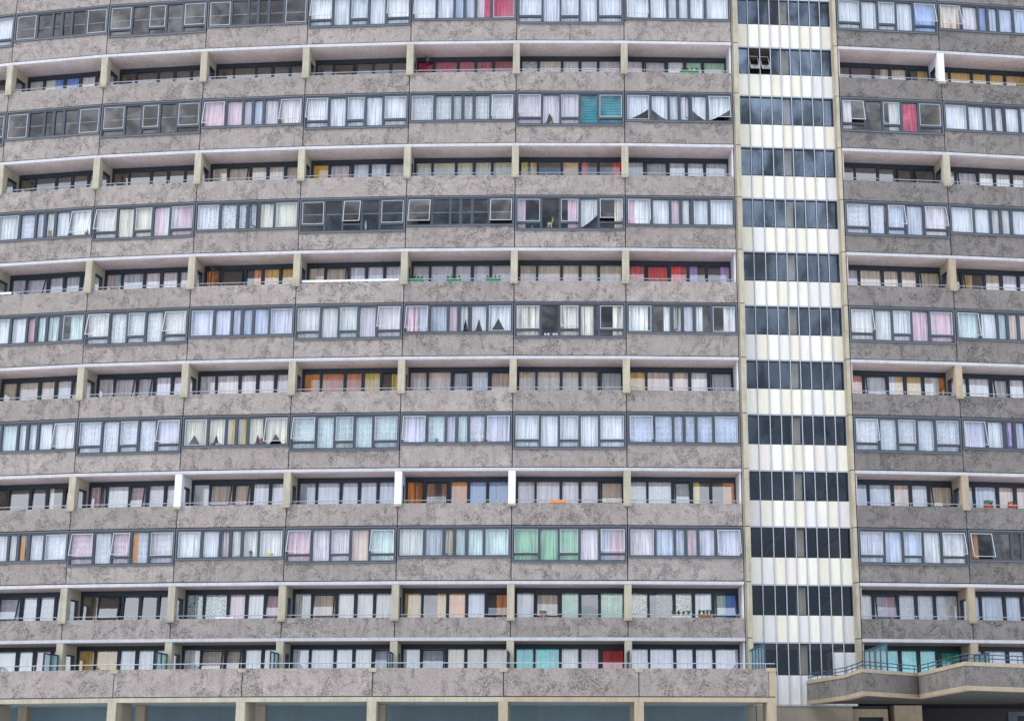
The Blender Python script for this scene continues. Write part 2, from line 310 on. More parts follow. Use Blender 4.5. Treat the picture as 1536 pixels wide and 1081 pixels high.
BAL = [  # balcony storeys, top to bottom; "d0" a door leaf standing open at light 0
 {0: '0-1 blush;1-1.5 offwhite;1.5-3 blue drape;3-5 blush|4', 1: '|', 2: '|', 3: '|1', 4: '0-5 maroon drape|d0', 5: '0-1 white spots;1-2 tan;2-5 blush|', 6: '0-2 blush;2-3 white;3-5 green|1',
  8: '0-.2 gold;2.5-4 tan;4.5-5 gold|4', 9: '0-5 gold|'},
 {0: '|', 1: '|', 2: '0-5 tan|14', 3: '0-1 amber blind;1-2 blush;2-4 lilac;4-5 blush|14', 4: '0-5 olive|', 5: '0-.4 yellow;.6-1 yellow;2-3 gold lace;3-3.4 red drape;4.6-5 red drape|', 6: '0-5 grey|1', 8: '|34', 9: '0-1 grey;1-5 white|1'},
 {0: '0-2 lilac;2-5 grey|1', 1: '0-.6 pink;.6-1 grey;1-2 grey;2-5 blush|', 2: '0-1 rust drape;2.5-3 rust drape;3-5 gold|1d0', 3: '0-2 tan;2-5 lilac|1', 4: '0-5 blush lace|', 5: '0-5 tan|', 6: '0-3 red drape;3-3.5 purple;4.6-5 purple|1',
  8: '0-1 grey;1-5 tan|4', 9: '0-.6 orange;1-1.5 gold drape;2-3 tan;3-5 lilac|1'},
 {0: '0-3 tan;3-4 white;4-5 grey|4', 1: '0-2 blush;2-5 lilac|12', 2: '0-5 blush|', 3: '0-1 orange;1-3 rust;3-4 yellow;4.4-5 yellow drape|4', 4: '0-2 peach;2-3 grey;3-4 white;4-5 peach|24', 5: '0-4 tan;4-5 grey|4',
  6: '0-1 gold;1-3 peach;3-4 offwhite;4-5 grey|4', 8: '0-1 rust lace;1-2 white;2-2.5 lilac;2.5-4 gold lace;4-4.7 white;4.7-5 rust|1', 9: '0-5 white|2'},
 {0: '3-3.3 tan|', 1: '0-.6 pink;1-2 white lace;2-3 pink lace;3-5 blush lace|2', 2: '0-1 white;1-3 tan;3-5 lilac|12', 3: '0-1 grey;1-5 lilac|', 4: '0-1 rust drape;1-1.4 brown drape;1.7-2 brown drape;2-3 orange;3-5 skyblue|1d0',
  5: '0-4 blush;4-5 tan|4', 6: '0-3 grey lace;3-3.4 yellow;4.5-5 orange|2', 8: '0-2 paleblue;2-3 peach;3-4 lilac;4-5 tan|4', 9: '0-2 paleblue;2-5 peach|'},
 {0: '0-1 grey;1-5 grey lace|1', 1: '|1', 2: '0-2 mint spots;2-3 pink;3-4 white;4-5 pink|4', 3: '0-1 offwhite;1-2 tan;2-5 offwhite|1', 4: '0-1 gold;1.6-2 gold;2-3 orange;3-4 paleblue;4.4-5 rust drape|4', 5: '0-1 white;1-2 tan;2-3 green;4-5 green|1',
  6: '0-1 cream spots;1.3-2 black spots;2-3 cream spots;3-4 white;4-4.5 mint;4.5-5 blue|4', 8: '0-1 white;1-1.5 grey lace;1.5-2 pink;2-5 white lace|1', 9: '0-5 paleblue|'},
 {0: '0-2 white;2-3 white;3-4 pink;4-5 paleblue|', 1: '0-2 gold;2-5 white|', 2: '0-1 white;1-3 tan lace;3-5 white|12', 3: '0-4 white;4-5 lilac|4', 4: '0-1 white;1-2 grey lace;2-5 tan|1', 5: '0-2 teal;2-3 offwhite;3-4 pink;4-5 red drape|4',
  6: '0-5 lilac|', 8: '0-1 grey;1-4 aqua;4-5 emerald drape|4', 9: '0-5 paleblue|'},
]

def upos(lights, u, end):
    k = int(math.floor(u)); f = u-k
    if f < 1e-6:
        if end and k > 0: return lights[k-1][1]+.05 if k == len(lights) else (lights[k-1][1]+lights[k][0])/2
        return lights[k][0]-.04 if k == 0 else (lights[k-1][1]+lights[k][0])/2
    a, b = lights[k]; return a+(b-a)*f
def curtain_mesh(T, k, lights, u0, u1, d, zb, zt, style, heavy=False):
    x0, x1 = upos(lights, u0, False)*k, upos(lights, u1, True)*k
    mb = MB(); mb.uv = []
    if style == 'blind' and zt-zb > 2:
        mb.quad(T(x0+.01, d-.03, zb), T(x1-.01, d-.03, zb), T(x1-.01, d-.03, zt), T(x0+.01, d-.03, zt)); mb.uv = [(0, 0), (1, 0), (1, 1), (0, 1)]; return mb
    if style == 'blind':
        z = zt; du = rnd.random()*50
        while z > zb+.05:
            n = len(mb.v)
            mb.v += [T(x0+.01, d-.02, z-.075), T(x1-.01, d-.02, z-.075), T(x1-.01, d+.03, z), T(x0+.01, d+.03, z)]; mb.uv += [(0, 0), (1, 0), (1, 1), (0, 1)]
            mb.f.append((n, n+1, n+2, n+3)); mb.mi.append(0); z -= .085
        return mb
    step = .022; n = max(4, int((x1-x0)/step)); uo = rnd.random()*60
    rows = 5; ph = rnd.random()*6; phases = []
    amp = .032 if heavy else .017; wl = .17 if heavy else .105
    for i in range(n+1):
        phases.append(ph); ph += (x1-x0)/n*2*math.pi/(wl*(1+.38*math.sin(i*.11+uo)+.30*math.sin(i*.047+2.1*uo)))
    base = len(mb.v)
    for i in range(n+1):
        x = x0+(x1-x0)*i/n; u = i/n
        low = zb
        if style in ('x', 't'):
            # opening per light
            for a, b in lights:
                if a*k <= x <= b*k:
                    sk = .5+.09*math.sin(a*37+uo); c = abs((x-a*k)/((b-a)*k)-sk)*2
                    ap, wd = (.42, .70) if style == 'x' else (.52, .78)
                    low = zb+(zt-zb)*ap*max(0, 1-c/wd)**((1.15 if style == 'x' else 1.3)+.3*math.sin(a*91+uo))
        elif style == 'l': low = zb+(zt-zb)*(.10+.42*u**1.4)
        elif style == 'r': low = zb+(zt-zb)*(.10+.42*(1-u)**1.4)
        for j in range(rows):
            t = j/(rows-1); z = zt+(low-zt)*t
            dd = d+amp*(1+.5*math.sin(i*.031+uo))*math.sin(phases[i]+(.5+.9*math.sin(i*.05+uo))*t)*(.6+.4*t)+.012*math.sin(phases[i]*.37+2)
            mb.v.append(T(x, dd, z)); mb.uv.append((x+uo, z))
    for i in range(n):
        for j in range(rows-1):
            q = base+i*rows+j; mb.f.append((q, q+1, q+rows+1, q+rows)); mb.mi.append(0)
    return mb
STY = {'drape': 'heavy', 'lace': 'lace', 'leaf': 'leafy print', 'spots': 'spotted print', 'blind': 'slatted', 'x': 'crossed net', 't': 'tied-back net', 'l': 'draped net', 'r': 'draped net'}
GROUPS = 'curtains hanging behind the windows of the flats'
def curtains(T, lights, spec, d, zb, zt, where, partial=None):
    runs = [r for r in spec.split('|')[0].split(';') if r.strip()]
    seen = {}
    parsed = []
    for r in runs:
        p = r.split(); a, b = p[0].split('-'); parsed.append((float(a), float(b), p[1], p[2] if len(p) > 2 else 'net'))
    for (a, b, c, st) in parsed: seen.setdefault((c, st), []).append((a, b))
    nl = len(lights); used = {}
    for (a, b, c, st) in parsed:
        if partial and b <= partial: continue
        mb = curtain_mesh(T, T.k, lights, a, b, d, zb, zt, st, st == 'drape')
        mk = {'net': 'net', 'x': 'net', 't': 'net', 'l': 'net', 'r': 'net', 'drape': 'drape', 'lace': 'lace', 'leaf': 'leaf', 'spots': 'spots', 'blind': 'blind'}[st]
        cl = COL[c]; j = 1+rnd.uniform(-.06, .06); cl = tuple(min(.9, q*j) for q in cl)
        noun = 'blind' if st == 'blind' else 'curtain'
        lab = WORD.get(c, c)+' '+(STY[st]+' ' if st in STY else '')+noun
        full = (a < .01 and b > nl-.01)
        pos = ''
        if not full:
            ia, ib = int(a)+1, int(math.ceil(b-1e-6))
            pos = 'pane %d' % ia if ia == ib else 'panes %d to %d' % (ia, ib)
            same = [q for q in parsed if q is not (a, b, c, st) and q[2] == c and q[3] == st and int(q[0])+1 == ia and int(math.ceil(q[1]-1e-6)) == ib]
            if len(same) > 1: pos = ('left half of ' if a-int(a) < .3 else 'right half of ')+pos
        label = '%s, %s, %s' % (lab, where, pos) if pos else '%s across %s' % (lab, where)
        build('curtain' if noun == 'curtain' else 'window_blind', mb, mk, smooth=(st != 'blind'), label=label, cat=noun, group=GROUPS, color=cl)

def leaf_frame(mb, T, x0, x1, zt, zb, d, ang, w=.045, th=.04, side=None):
    """a hinged leaf with rim (slot 0) and glass (slot 1); ang tilts it outwards"""
    def P(x, e, z):
        if side is None:
            h = zt-z; return T(x, d-h*math.sin(ang)+e*math.cos(ang), zt-h*math.cos(ang))
        o = x0 if side == 'l' else x1; r = (x-o)
        return T(o+r*math.cos(ang), d-abs(r)*math.sin(ang)+e, z)
    def bx(a, b, c, e, f0, f1): mb.hexa([P(a, f0, c), P(b, f0, c), P(b, f1, c), P(a, f1, c), P(a, f0, e), P(b, f0, e), P(b, f1, e), P(a, f1, e)])
    bx(x0, x1, zt-w, zt, 0, th); bx(x0, x1, zb, zb+w, 0, th)
    bx(x0, x0+w, zb+w, zt-w, 0, th); bx(x1-w, x1, zb+w, zt-w, 0, th)
    mb.quad(P(x0+w, th*.5, zb+w), P(x1-w, th*.5, zb+w), P(x1-w, th*.5, zt-w), P(x0+w, th*.5, zt-w), 1)

def window_unit(bay, row):
    T = BY[bay]; k = T.k; zl = Z[row]; zu = Z[row-1] if row > 0 else Z[0]+5.40
    st = (zu-zl-2.68)/2.64
    zz = lambda v: zl+v*st
    typ = 'A' if bay % 2 else 'B'
    if bay == 8: typ = 'A'
    if bay == 9: typ = 'B'
    lights = LA if typ == 'A' else LB
    spec = WIN[row].get(bay, '|'); opn = spec.split('|')[1]
    bot = .87 if typ == 'A' else 1.10
    gb = bot+.12; top = 2.46; ft = 2.60
    w = MB()
    x0, x1 = .045*k, T.w-.045*k
    # frame grid
    w.box(T, x0, x1, -.02, .12, zz(top), zz(ft)); w.box(T, x0, x1, -.02, .12, zz(bot), zz(gb))
    edges = [x0]+[e*k for l in lights for e in l]+[x1]
    for q in range(0, len(edges), 2): w.box(T, edges[q], edges[q+1], -.015 if 0 < q < len(edges)-2 else -.02, .12, zz(gb), zz(top))
    cas = [0, 2, 4] if typ == 'A' else [0, 5]
    if typ == 'A':
        for c in cas: w.box(T, lights[c][0]*k, lights[c][1]*k, -.012, .1, zz(1.22), zz(1.33))
    # raised outer border and drip sill
    w.box(T, x0-.02, x1+.02, -.05, -.022, zz(ft-.045), zz(ft)+.012, 1); w.box(T, x0-.02, x1+.02, -.055, -.022, zz(bot)-.012, zz(bot+.05), 1)
    w.box(T, x0-.02, x0+.03, -.048, -.022, zz(bot+.05), zz(ft-.045), 1); w.box(T, x1-.03, x1+.02, -.048, -.022, zz(bot+.05), zz(ft-.045), 1)
    win = build('window', w, ['frame', 'border'], BLD)
    sides = {int(c[1]): 1 for c in [opn[i:i+2] for i in range(len(opn)) if opn[i] == 's']}
    plain = opn; 
    for s_ in sides: plain = plain.replace('s%d' % s_, '')
    gl = MB()
    for q, (a, b) in enumerate(lights):
        zlo = zz(1.33) if (typ == 'A' and q in cas) else zz(gb)
        if typ == 'A' and q in cas: gl.quad(T(a*k, .06, zz(gb)), T(b*k, .06, zz(gb)), T(b*k, .06, zz(1.22)), T(a*k, .06, zz(1.22)))
        if q in cas:
            cm = MB(); op = str(q) in plain; ang = (.22+rnd.random()*.12) if op else 0
            leaf_frame(cm, T, a*k+.005, b*k-.005, zz(top)-.008, zlo+.008, -.028 if op else -.005, ang, .028, .035)
            build('casement', cm, ['rim', 'glass'], win)
        elif q in sides:
            cm = MB(); leaf_frame(cm, T, a*k+.005, b*k-.005, zz(top)-.008, zlo+.008, -.02, 1.0, .05, .04, 'l' if q == 2 else 'r')
            build('casement', cm, ['frame', 'glass'], win)
        else: gl.quad(T(a*k, .05, zlo), T(b*k, .05, zlo), T(b*k, .05, zz(top)), T(a*k, .05, zz(top)))
    build('glass_pane', gl, 'glass', win)
    where = '%s window row, %s' % (ORD[row], BW[bay])
    if not spec.split('|')[0].strip():
        c = MB(); c.box(T, .1*k, T.w-.1*k, .40, .43, zz(1.93), zz(1.955)); build('white_bar', c, 'rim', win)  # thin white bar across an uncurtained window
    curtains(T, lights, spec, .17, zz(bot+.02), zz(ft-.02), where)
    # concrete panel below
    p = MB(); p.box(T, .022, T.w-.022, 0, .15, zl+.045, zz(bot)-.016)
    build('concrete_panel', p, 'conc_grey_shaded' if bay > 7 else 'conc', BLD)

def leaf_plant(mb, base, h, r, n=26, mi=1):
    for _ in range(n):
        a = rnd.random()*6.28; t = rnd.random()**.7; rr = r*rnd.random()
        c = Vector(base)+Vector((math.cos(a)*rr, math.sin(a)*rr*.6, h*t)); s = .035+.03*rnd.random()
        d1 = Vector((rnd.uniform(-1, 1), rnd.uniform(-1, 1), rnd.uniform(-.3, 1))).normalized()*s; d2 = d1.cross(Vector((rnd.uniform(-1, 1), rnd.uniform(-1, 1), rnd.uniform(-1, 1)))).normalized()*s*.5
        mb.quad(c-d1, c-d2, c+d1, c+d2, mi)
        if rnd.random() < .3: mb.tube(base, c, .006, 4, mi)

def balcony_unit(bay, row):
    T = BY[bay]; k = T.k; zu = Z[row]
    fl = zu-2.54
    D0 = 1.5
    lights = LK; spec = BAL[row].get(bay, '|'); opn = spec.split('|')[1]
    doors = [int(opn[i+1]) for i in range(len(opn)) if opn[i] == 'd']; plain = opn
    for dd in doors: plain = plain.replace('d%d' % dd, '')
    w = MB(); x0, x1 = .10, T.w-.10
    top, bot = zu-.39, fl+.12
    w.box(T, x0, x1, D0-.03, D0+.1, top, zu-.17); w.box(T, x0, x1, D0-.03, D0+.1, fl, bot)
    edges = [x0]+[e*k for l in lights for e in l]+[x1]
    for q in range(0, len(edges), 2): w.box(T, edges[q], edges[q+1], D0-.025, D0+.1, bot, top)
    win = build('balcony_window', w, 'dframe', BLD)
    gl = MB()
    for q, (a, b) in enumerate(lights):
        if str(q) in plain:
            cm = MB(); leaf_frame(cm, T, a*k+.01, b*k-.01, top-.03, bot+.9, D0-.06, .20+.1*rnd.random(), .06, .04)
            build('opener', cm, ['dframe', 'bglass'], win)
        elif q in doors:
            cm = MB(); leaf_frame(cm, T, a*k+.01, b*k-.01, top, bot, D0-.06, 1.15, .06, .04, 'r'); build('door', cm, ['dframe', 'bglass'], win)
        else:
            e0, e1 = ((.0, .095) if row >= 2 else (.06, .02)); gl.quad(T(a*k, D0+e0, bot), T(b*k, D0+e0, bot), T(b*k, D0+e1, top), T(a*k, D0+e1, top))  # panes leaned per row to set where the sky reflection begins
    build('glass_pane', gl, 'bglass', win)
    wr = MB()   # light head bead seen over each pane
    for a, b in lights: wr.box(T, a*k, b*k, D0-.028, D0+.0, top, top+.03)
    build('head_bead', wr, 'rail', win)
    curtains(T, lights, spec, D0+.13, fl+.05, zu-.30, '%s balcony row, %s' % (ORDK[row], BW[bay]))
    if row == 6: return
    p = MB(); p.box(T, .022, T.w-.022, 0, .12, zu-2.655, zu-1.64)
    p.box(T, .03, T.w-.03, .1201, .135, zu-2.5, zu-1.66, 1)  # unseen pale lining added to bounce light onto the balcony curtains
    par = build('balcony_parapet', p, ['conc_grey_shaded' if bay > 7 else 'conc', 'bounce'], BLD)
    r = MB(); zr = zu-1.50
    r.tube(T(.12, .06, zr), T(T.w-.12, .06, zr), .020)
    for q in range(5):
        x = .35+q*(T.w-.7)/4; r.tube(T(x, .06, zu-1.66), T(x, .06, zr), .014)
    build('handrail', r, 'rail', par)

WHITE_FINS = {(0, 8, 9), (4, 1, 2), (4, 3, 4), (4, 4, 5)}
def fin(i, row):
    """balcony dividing wall at boundary i"""
    zu = Z[row]; a, b = B(i-1), B(i+1); t = (b-a).normalized(); n = Vector((-t.y, t.x, 0)); o = B(i)
    T = lambda x, d, z: o+t*x+n*d+Vector((0, 0, z))
    white = (row, i) in {(0, 9), (4, 2), (4, 4), (4, 5)}
    tan = i == 9 and row >= 2
    mk = 'white' if white else ('beige2' if tan else 'beige')
    f = MB(); zb = zu-1.70 if row < 6 else zu-2.54
    f.box(T, -.165, .165, -.10, .30, zb, zu-.165)
    fo = build('dividing_fin', f, mk, BLD)
    if row < 6:
        c = MB(); c.hexa([T(-.18, -.14, zb-.10), T(.18, -.14, zb-.10), T(.14, .14, zb-.10), T(-.14, .14, zb-.10), T(-.21, -.17, zb), T(.21, -.17, zb), T(.2, .14, zb), T(-.2, .14, zb)])
        build('foot', c, 'beige', fo)
    s = MB(); h0, h1 = .42, 1.30; zt = zu-.62
    fl = zu-2.54
    s.box(T, -.10, .10, .30, h0, fl, zu-.165); s.box(T, -.10, .10, h1, 1.46, fl, zu-.165)
    s.box(T, -.10, .10, h0, h1, zt, zu-.165); s.box(T, -.10, .10, h0, h1, fl, fl+.5)
    build('side_wall', s, mk, fo)
    sl = MB()
    for (d0, d1, z0, z1) in ((h0, h0+.06, fl+.5, zt), (h1-.06, h1, fl+.5, zt), (h0+.06, h1-.06, zt-.06, zt), (h0+.06, h1-.06, fl+.5, fl+.56)): sl.box(T, -.085, .085, d0, d1, z0, z1)
    sl.quad(T(0, h0+.06, fl+.56), T(0, h1-.06, fl+.56), T(0, h1-.06, zt-.06), T(0, h0+.06, zt-.06), 1)
    build('side_light', sl, ['dframe', 'bglass'], fo)
    if row == 6:   # projecting glazed privacy screen on the ground balcony
        sc = MB(); P = lambda x, d, z: T(x-.04, d, z)
        zt, zb2 = -3.22, -5.12; e = [-.12, -.80, -1.45]
        for d in e: sc.box(P, -.03, .03, d-.03, d+.03, zb2, zt)
        for a_, b_ in zip(e, e[1:]):
            sc.box(P, -.025, .025, b_+.03, a_-.03, zt-.06, zt); sc.box(P, -.025, .025, b_+.03, a_-.03, zb2, zb2+.06)
            sc.quad(P(0, b_+.03, zb2+.06), P(0, a_-.03, zb2+.06), P(0, a_-.03, zt-.06), P(0, b_+.03, zt-.06), 1)
        build('privacy_screen', sc, ['dframe', 'sglass'], fo)

# ------------------------------------------------------------------ storeys
for row in range(6):
    for bay in BAYS:
        window_unit(bay, row)
for row in range(7):
    for bay in BAYS:
        if bay == -1 and row > 1: continue
        balcony_unit(bay, row)
    for i in (0, 1, 2, 3, 4, 5, 6, 9):
        fin(i, row)
# parapet and dark gap above the top window row
for bay in BAYS:
    T = BY[bay]; zu = Z[0]+5.40
    p = MB(); p.box(T, .022, T.w-.022, 0, .12, zu-2.655, zu-1.2); build('balcony_parapet', p, 'conc_grey_shaded' if bay > 7 else 'conc', BLD)

WINGS = [[-1, 0, 1, 2, 3, 4, 5, 6], [8, 9]]
def offset_pts(bays, d):
    pts = []
    for j in range(len(bays)+1):
        i = bays[0]+j; o = B(i)
        ns = []
        if j > 0: ns.append(BY[bays[j-1]].n)
        if j < len(bays): ns.append(BY[bays[j]].n)
        n = sum(ns, Vector((0, 0, 0))).normalized(); pts.append(o+n*d)
    return pts
def band(mb, bays, d0, d1, z0, z1, trim=0):
    a, b = offset_pts(bays, d0), offset_pts(bays, d1)
    if trim:
        a[0] = a[0]+BY[bays[0]].t*trim; b[0] = b[0]+BY[bays[0]].t*trim; a[-1] = a[-1]-BY[bays[-1]].t*trim; b[-1] = b[-1]-BY[bays[-1]].t*trim
    k = len(a); n = len(mb.v)
    for z in (z0, z1): mb.v += [Vector((p.x, p.y, z)) for p in a]+[Vector((p.x, p.y, z)) for p in b]
    for i in range(k-1):
        A, A1, Bq, B1 = n+i, n+i+1, n+k+i, n+k+i+1; u = 2*k
        for q in ((A, A1, A1+u, A+u), (B1, Bq, Bq+u, B1+u), (A+u, A1+u, B1+u, Bq+u), (A, Bq, B1, A1)): mb.f.append(q); mb.mi.append(0)
    u = 2*k
    mb.f.append((n, n+u, n+k+u, n+k)); mb.f.append((n+k-1, n+2*k-1, n+2*k-1+u, n+k-1+u)); mb.mi += [0, 0]
DEPTH = 6.5
for wi, bays in enumerate(WINGS):
    for r, z in enumerate(Z+[Z[0]+5.4]):
        s = MB(); band(s, bays, -.03, .05, z-.145, z, .015 if wi == 0 else .01); build('white_ledge', s, 'strip', BLD)
        s = MB(); band(s, bays, .051, 1.6, z-.16, z+.0); build('balcony_soffit', s, 'soffit', BLD)
        s = MB(); band(s, bays, 1.601, DEPTH, z-.16, z+.0); build('floor_slab', s, 'plaster', BLD)
        if r != 6:
            s = MB(); band(s, bays, .03, .1, z+.002, z+.043); build('shadow_joint', s, 'joint', BLD)
        if r < 6 or r == 7:
            s = MB(); band(s, bays, .125, DEPTH, z-2.73, z-2.56); build('floor_slab', s, 'plaster', BLD)
            s = MB(); band(s, bays, .15, 1.46, z-2.556, z-2.545); build('balcony_floor', s, 'bounce', BLD)  # out of view, kept pale to bounce light onto the curtains
            s = MB(); band(s, bays, .03, .12, z-2.695, z-2.66); build('shadow_joint', s, 'joint', BLD)
    s = MB(); band(s, bays, DEPTH-.1, DEPTH, -5.2, Z[0]+6.2); build('back_wall', s, 'plaster', BLD)
    s = MB(); band(s, bays, .13, DEPTH, -5.15, -5.0); build('floor_slab', s, 'soffit', BLD)
    s = MB(); band(s, bays, .13, DEPTH, Z[0]+6.2, Z[0]+6.4); build('roof', s, 'render', BLD)
    s = MB(); band(s, bays, 0, .13, Z[0]+5.45, Z[0]+6.6); build('roof_parapet', s, 'conc', BLD)
    for i in [bays[0]+q for q in range(len(bays)+1)]:
        first, last = i == bays[0], i == bays[-1]+1
        t = (B(min(i+1, 10))-B(max(i-1, -1))).normalized() if not (first or last) else BY[bays[0] if first else bays[-1]].t
        n = Vector((-t.y, t.x, 0)); o = B(i)
        T = lambda x, d, z, o=o, t=t, n=n: o+t*x+n*d+Vector((0, 0, z))
        xa, xb = (.0, .1) if first else ((-.1, 0) if last else (-.06, .06))
        if first and wi == 1: xa, xb = .0, .1
        s = MB(); j = MB()
        for r, z in enumerate(Z+[Z[0]+5.4]):
            if r != 6:
                below = Z[r+1] if r < 6 else Z[0]
                if r == 5: below = None
                # window storey beneath this balcony storey
                if r == 7 or r < 5:
                    s.box(T, xa, xb, .16, DEPTH-.1, below, z-2.73)
                    j.box(T, max(xa, -.06), min(xb, .06), .05, .155, below+.045, z-2.70)
                j.box(T, max(xa, -.06), min(xb, .06), .04, .12, z-2.655, z-1.75)
            s.box(T, xa, xb, 1.61, DEPTH-.1, z-2.55, z-.16)
        build('party_wall', s, 'wall', BLD); build('joint_pier', j, 'joint', BLD)
        if last and wi == 0 or first and wi == 1:
            e = MB()
            for r, z in enumerate(Z): e.box(T, -.09 if last else .06, -.02 if last else .12, .13, 1.45, z-2.54, z-.165)
            build('end_return', e, 'white' if last else 'soffit', BLD)
# gable ends
for bay, x0, x1 in ((-1, -.3, -.02), (9, BY[9].w+.02, BY[9].w+.3)):
    T = BY[bay]; s = MB(); s.box(T, x0, x1, -.03, DEPTH, -5.2, Z[0]+6.5); build('gable_wall', s, 'conc', BLD)

# ------------------------------------------------------------------ stair tower
T = BY[TOWER]; DT = .48
cum = [0, .118, .236, .349, .457, .558, .665, .779, .888, 1]
XL, XR = .37, 5.13
tx = [XL+(XR-XL)*c for c in cum]
tz = [32.2, 30.6, 29.25, 27.86, 26.6, 25.17, 24.0, 22.5, 21.3, 19.83, 18.64, 17.18, 15.92, 14.47, 13.22, 11.8, 10.54, 9.15, 7.9, 6.48, 5.22, 3.83, 2.6, 1.18, -.08, -1.46, -2.7, -4.15, -5.48]
PC = {'w': (.78, .77, .70), 'c': (.72, .69, .60), 'l': (.68, .67, .67), 'p': (.75, .70, .66), 'y': (.77, .75, .66)}
pan = ['wcwwpwcwc', 'wwcwwcwlw', 'cwwpwwcwc', 'wcwcwcwll', 'cwpwcwlwc', 'wcwwcycwl', 'clywccwyl', 'cwwcwyllc', 'lcwlcpwyc', 'wcwcywlyw', 'wpwycwplw', 'lcwyclwcl', 'wlcpwwcyw', 'ylcylwlyl', 'lllllllll']
pi = 0
for q in range(len(tz)-1):
    zt, zb = tz[q], tz[q+1]
    if q % 2 == 0 and q < len(tz)-1 and q != 26 and q != 27:
        glassy = False
    is_panel = (q % 2 == 1)
    if q == 27: is_panel = True
    if q == 0: is_panel = True
    if q > 0 and q < 27: is_panel = ((q % 2) == 1)
    # q=1: 30.6-29.25 panel, q=2 glass 29.25-27.86, q=3 panel ... q=26 glass -2.7..-4.15, q=27 lower panels
    if is_panel:
        row = MB(); row.box(T, XL, XR, DT+.05, DT+.12, zb+.0, zt-.0)
        ro = build('panel_band', row, 'dark', BLD)
        codes = pan[pi % len(pan)]; pi += 1
        if q == 27: codes = 'l'*9
        for c in range(9):
            p = MB(); p.box(T, tx[c]+.02, tx[c+1]-.02, DT, DT+.045, zb+.035, zt-.012)
            j = rnd.uniform(.95, 1.03); build('panel', p, 'panel', ro, color=tuple(v*j for v in PC[codes[c]]))
        s = MB(); s.box(T, XL, XR, DT-.03, DT+.06, zb-.035, zb+.03); build('panel_sill', s, 'mull', ro)
    else:
        fr = MB(); fr.box(T, XL, XR, DT+.0, DT+.08, zt-.10, zt-.036); fr.box(T, XL, XR, DT, DT+.08, zb, zb+.03)
        for c in range(10): fr.box(T, tx[c]+(.02 if c < 9 else -.06), tx[c]+(.055 if c < 9 else -.02), DT+.01, DT+.07, zb+.03, zt-.10)
        fo = build('stair_window', fr, 'dframe', BLD)
        gl = MB()
        for c in range(9):
            if q == 4 and c in (1, 2): continue
            if q == 26 and c >= 7:
                gl.quad(T(tx[c]+.02, DT+.04, zt-.38), T(tx[c+1]-.02, DT+.04, zt-.38), T(tx[c+1]-.02, DT+.04, zt-.10), T(tx[c]+.02, DT+.04, zt-.10)); continue
            gl.quad(T(tx[c]+.02, DT+.04, zb+.03), T(tx[c+1]-.02, DT+.04, zb+.03), T(tx[c+1]-.02, DT+.04, zt-.10), T(tx[c]+.02, DT+.04, zt-.10))
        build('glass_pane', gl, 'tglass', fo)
        if q == 4:
            for c in (1, 2):    # pivoting vents standing open
                mid = (zt+zb)/2-.05; ang = .62; h = .58
                cm = MB()
                def P(x, e, z, mid=mid, ang=ang): return T(x, DT+.02-(mid-z)*math.sin(ang)+e*math.cos(ang), mid+(z-mid)*math.cos(ang)-e*math.sin(ang))
                a, b = tx[c]+.06, tx[c+1]-.04
                def bx(x0, x1, z0, z1): cm.hexa([P(x0, 0, z0), P(x1, 0, z0), P(x1, .04, z0), P(x0, .04, z0), P(x0, 0, z1), P(x1, 0, z1), P(x1, .04, z1), P(x0, .04, z1)])
                bx(a, b, mid+h-.03, mid+h); bx(a, b, mid-h, mid-h+.03); bx(a, a+.025, mid-h+.03, mid+h-.03); bx(b-.025, b, mid-h+.03, mid+h-.03)
                cm.quad(P(a+.025, .02, mid-h+.03), P(b-.025, .02, mid-h+.03), P(b-.025, .02, mid+h-.03), P(a+.025, .02, mid+h-.03), 1)
                build('pivot_vent', cm, ['mull', 'bglass'], fo)
        if q == 26:
            e = MB(); e.box(T, tx[7]+.03, tx[9]-.02, DT, DT+.04, zb+.0, zt-.42); build('infill_panel', e, 'panel', fo, color=(.62, .64, .68))
for c in range(10):
    mu = MB(); x = tx[c]; mu.box(T, x-.018, x+.018, DT-.06, DT+.0, -5.5, 32.2); build('mullion', mu, 'mull', BLD)
# stair core interior
s = MB()
for q in range(2, len(tz)-1, 2): s.box(T, -.0, T.w, DT+.5, DEPTH, tz[q]+.12, tz[q]+.32)
build('stair_landing', s, 'plaster', BLD)
s = MB(); s.box(T, 2.58, 2.97, DT+.25, DT+.6, -5.4, 32); build('stair_column', s, 'beige2', BLD)
for q in range(2, len(tz)-2, 2):
    s = MB(); z1, z0 = tz[q]+.12, tz[q+2]+.30
    lo, hi = (.5, 2.2) if (q//2) % 2 else (2.8, 4.9)
    s.hexa([T(lo, 2.0, z0), T(hi, 2.0, z1-.25), T(hi, 3.2, z1-.25), T(lo, 3.2, z0), T(lo, 2.0, z0+.22), T(hi, 2.0, z1-.03), T(hi, 3.2, z1-.03), T(lo, 3.2, z0+.22)])
    build('stair_flight', s, 'dark', BLD)
s = MB(); s.box(T, 0, T.w, DEPTH-.1, DEPTH, -5.4, 32.5); s.box(T, .0, .08, DT+.15, DEPTH-.1, -5.4, 32.5); s.box(T, T.w-.08, T.w, DT+.15, DEPTH-.1, -5.4, 32.5)
build('stair_core_wall', s, 'dark', BLD)
s = MB(); s.box(T, 0, T.w, DT, DEPTH, 32.21, 32.6); build('roof', s, 'render', BLD)
levels = [32.2, Z[0]+2.7]+[v for z in Z[:5] for v in (z, z-2.68)]+[Z[5], Z[5]-2.539, -5.35]
levels = sorted(set(levels), reverse=True)
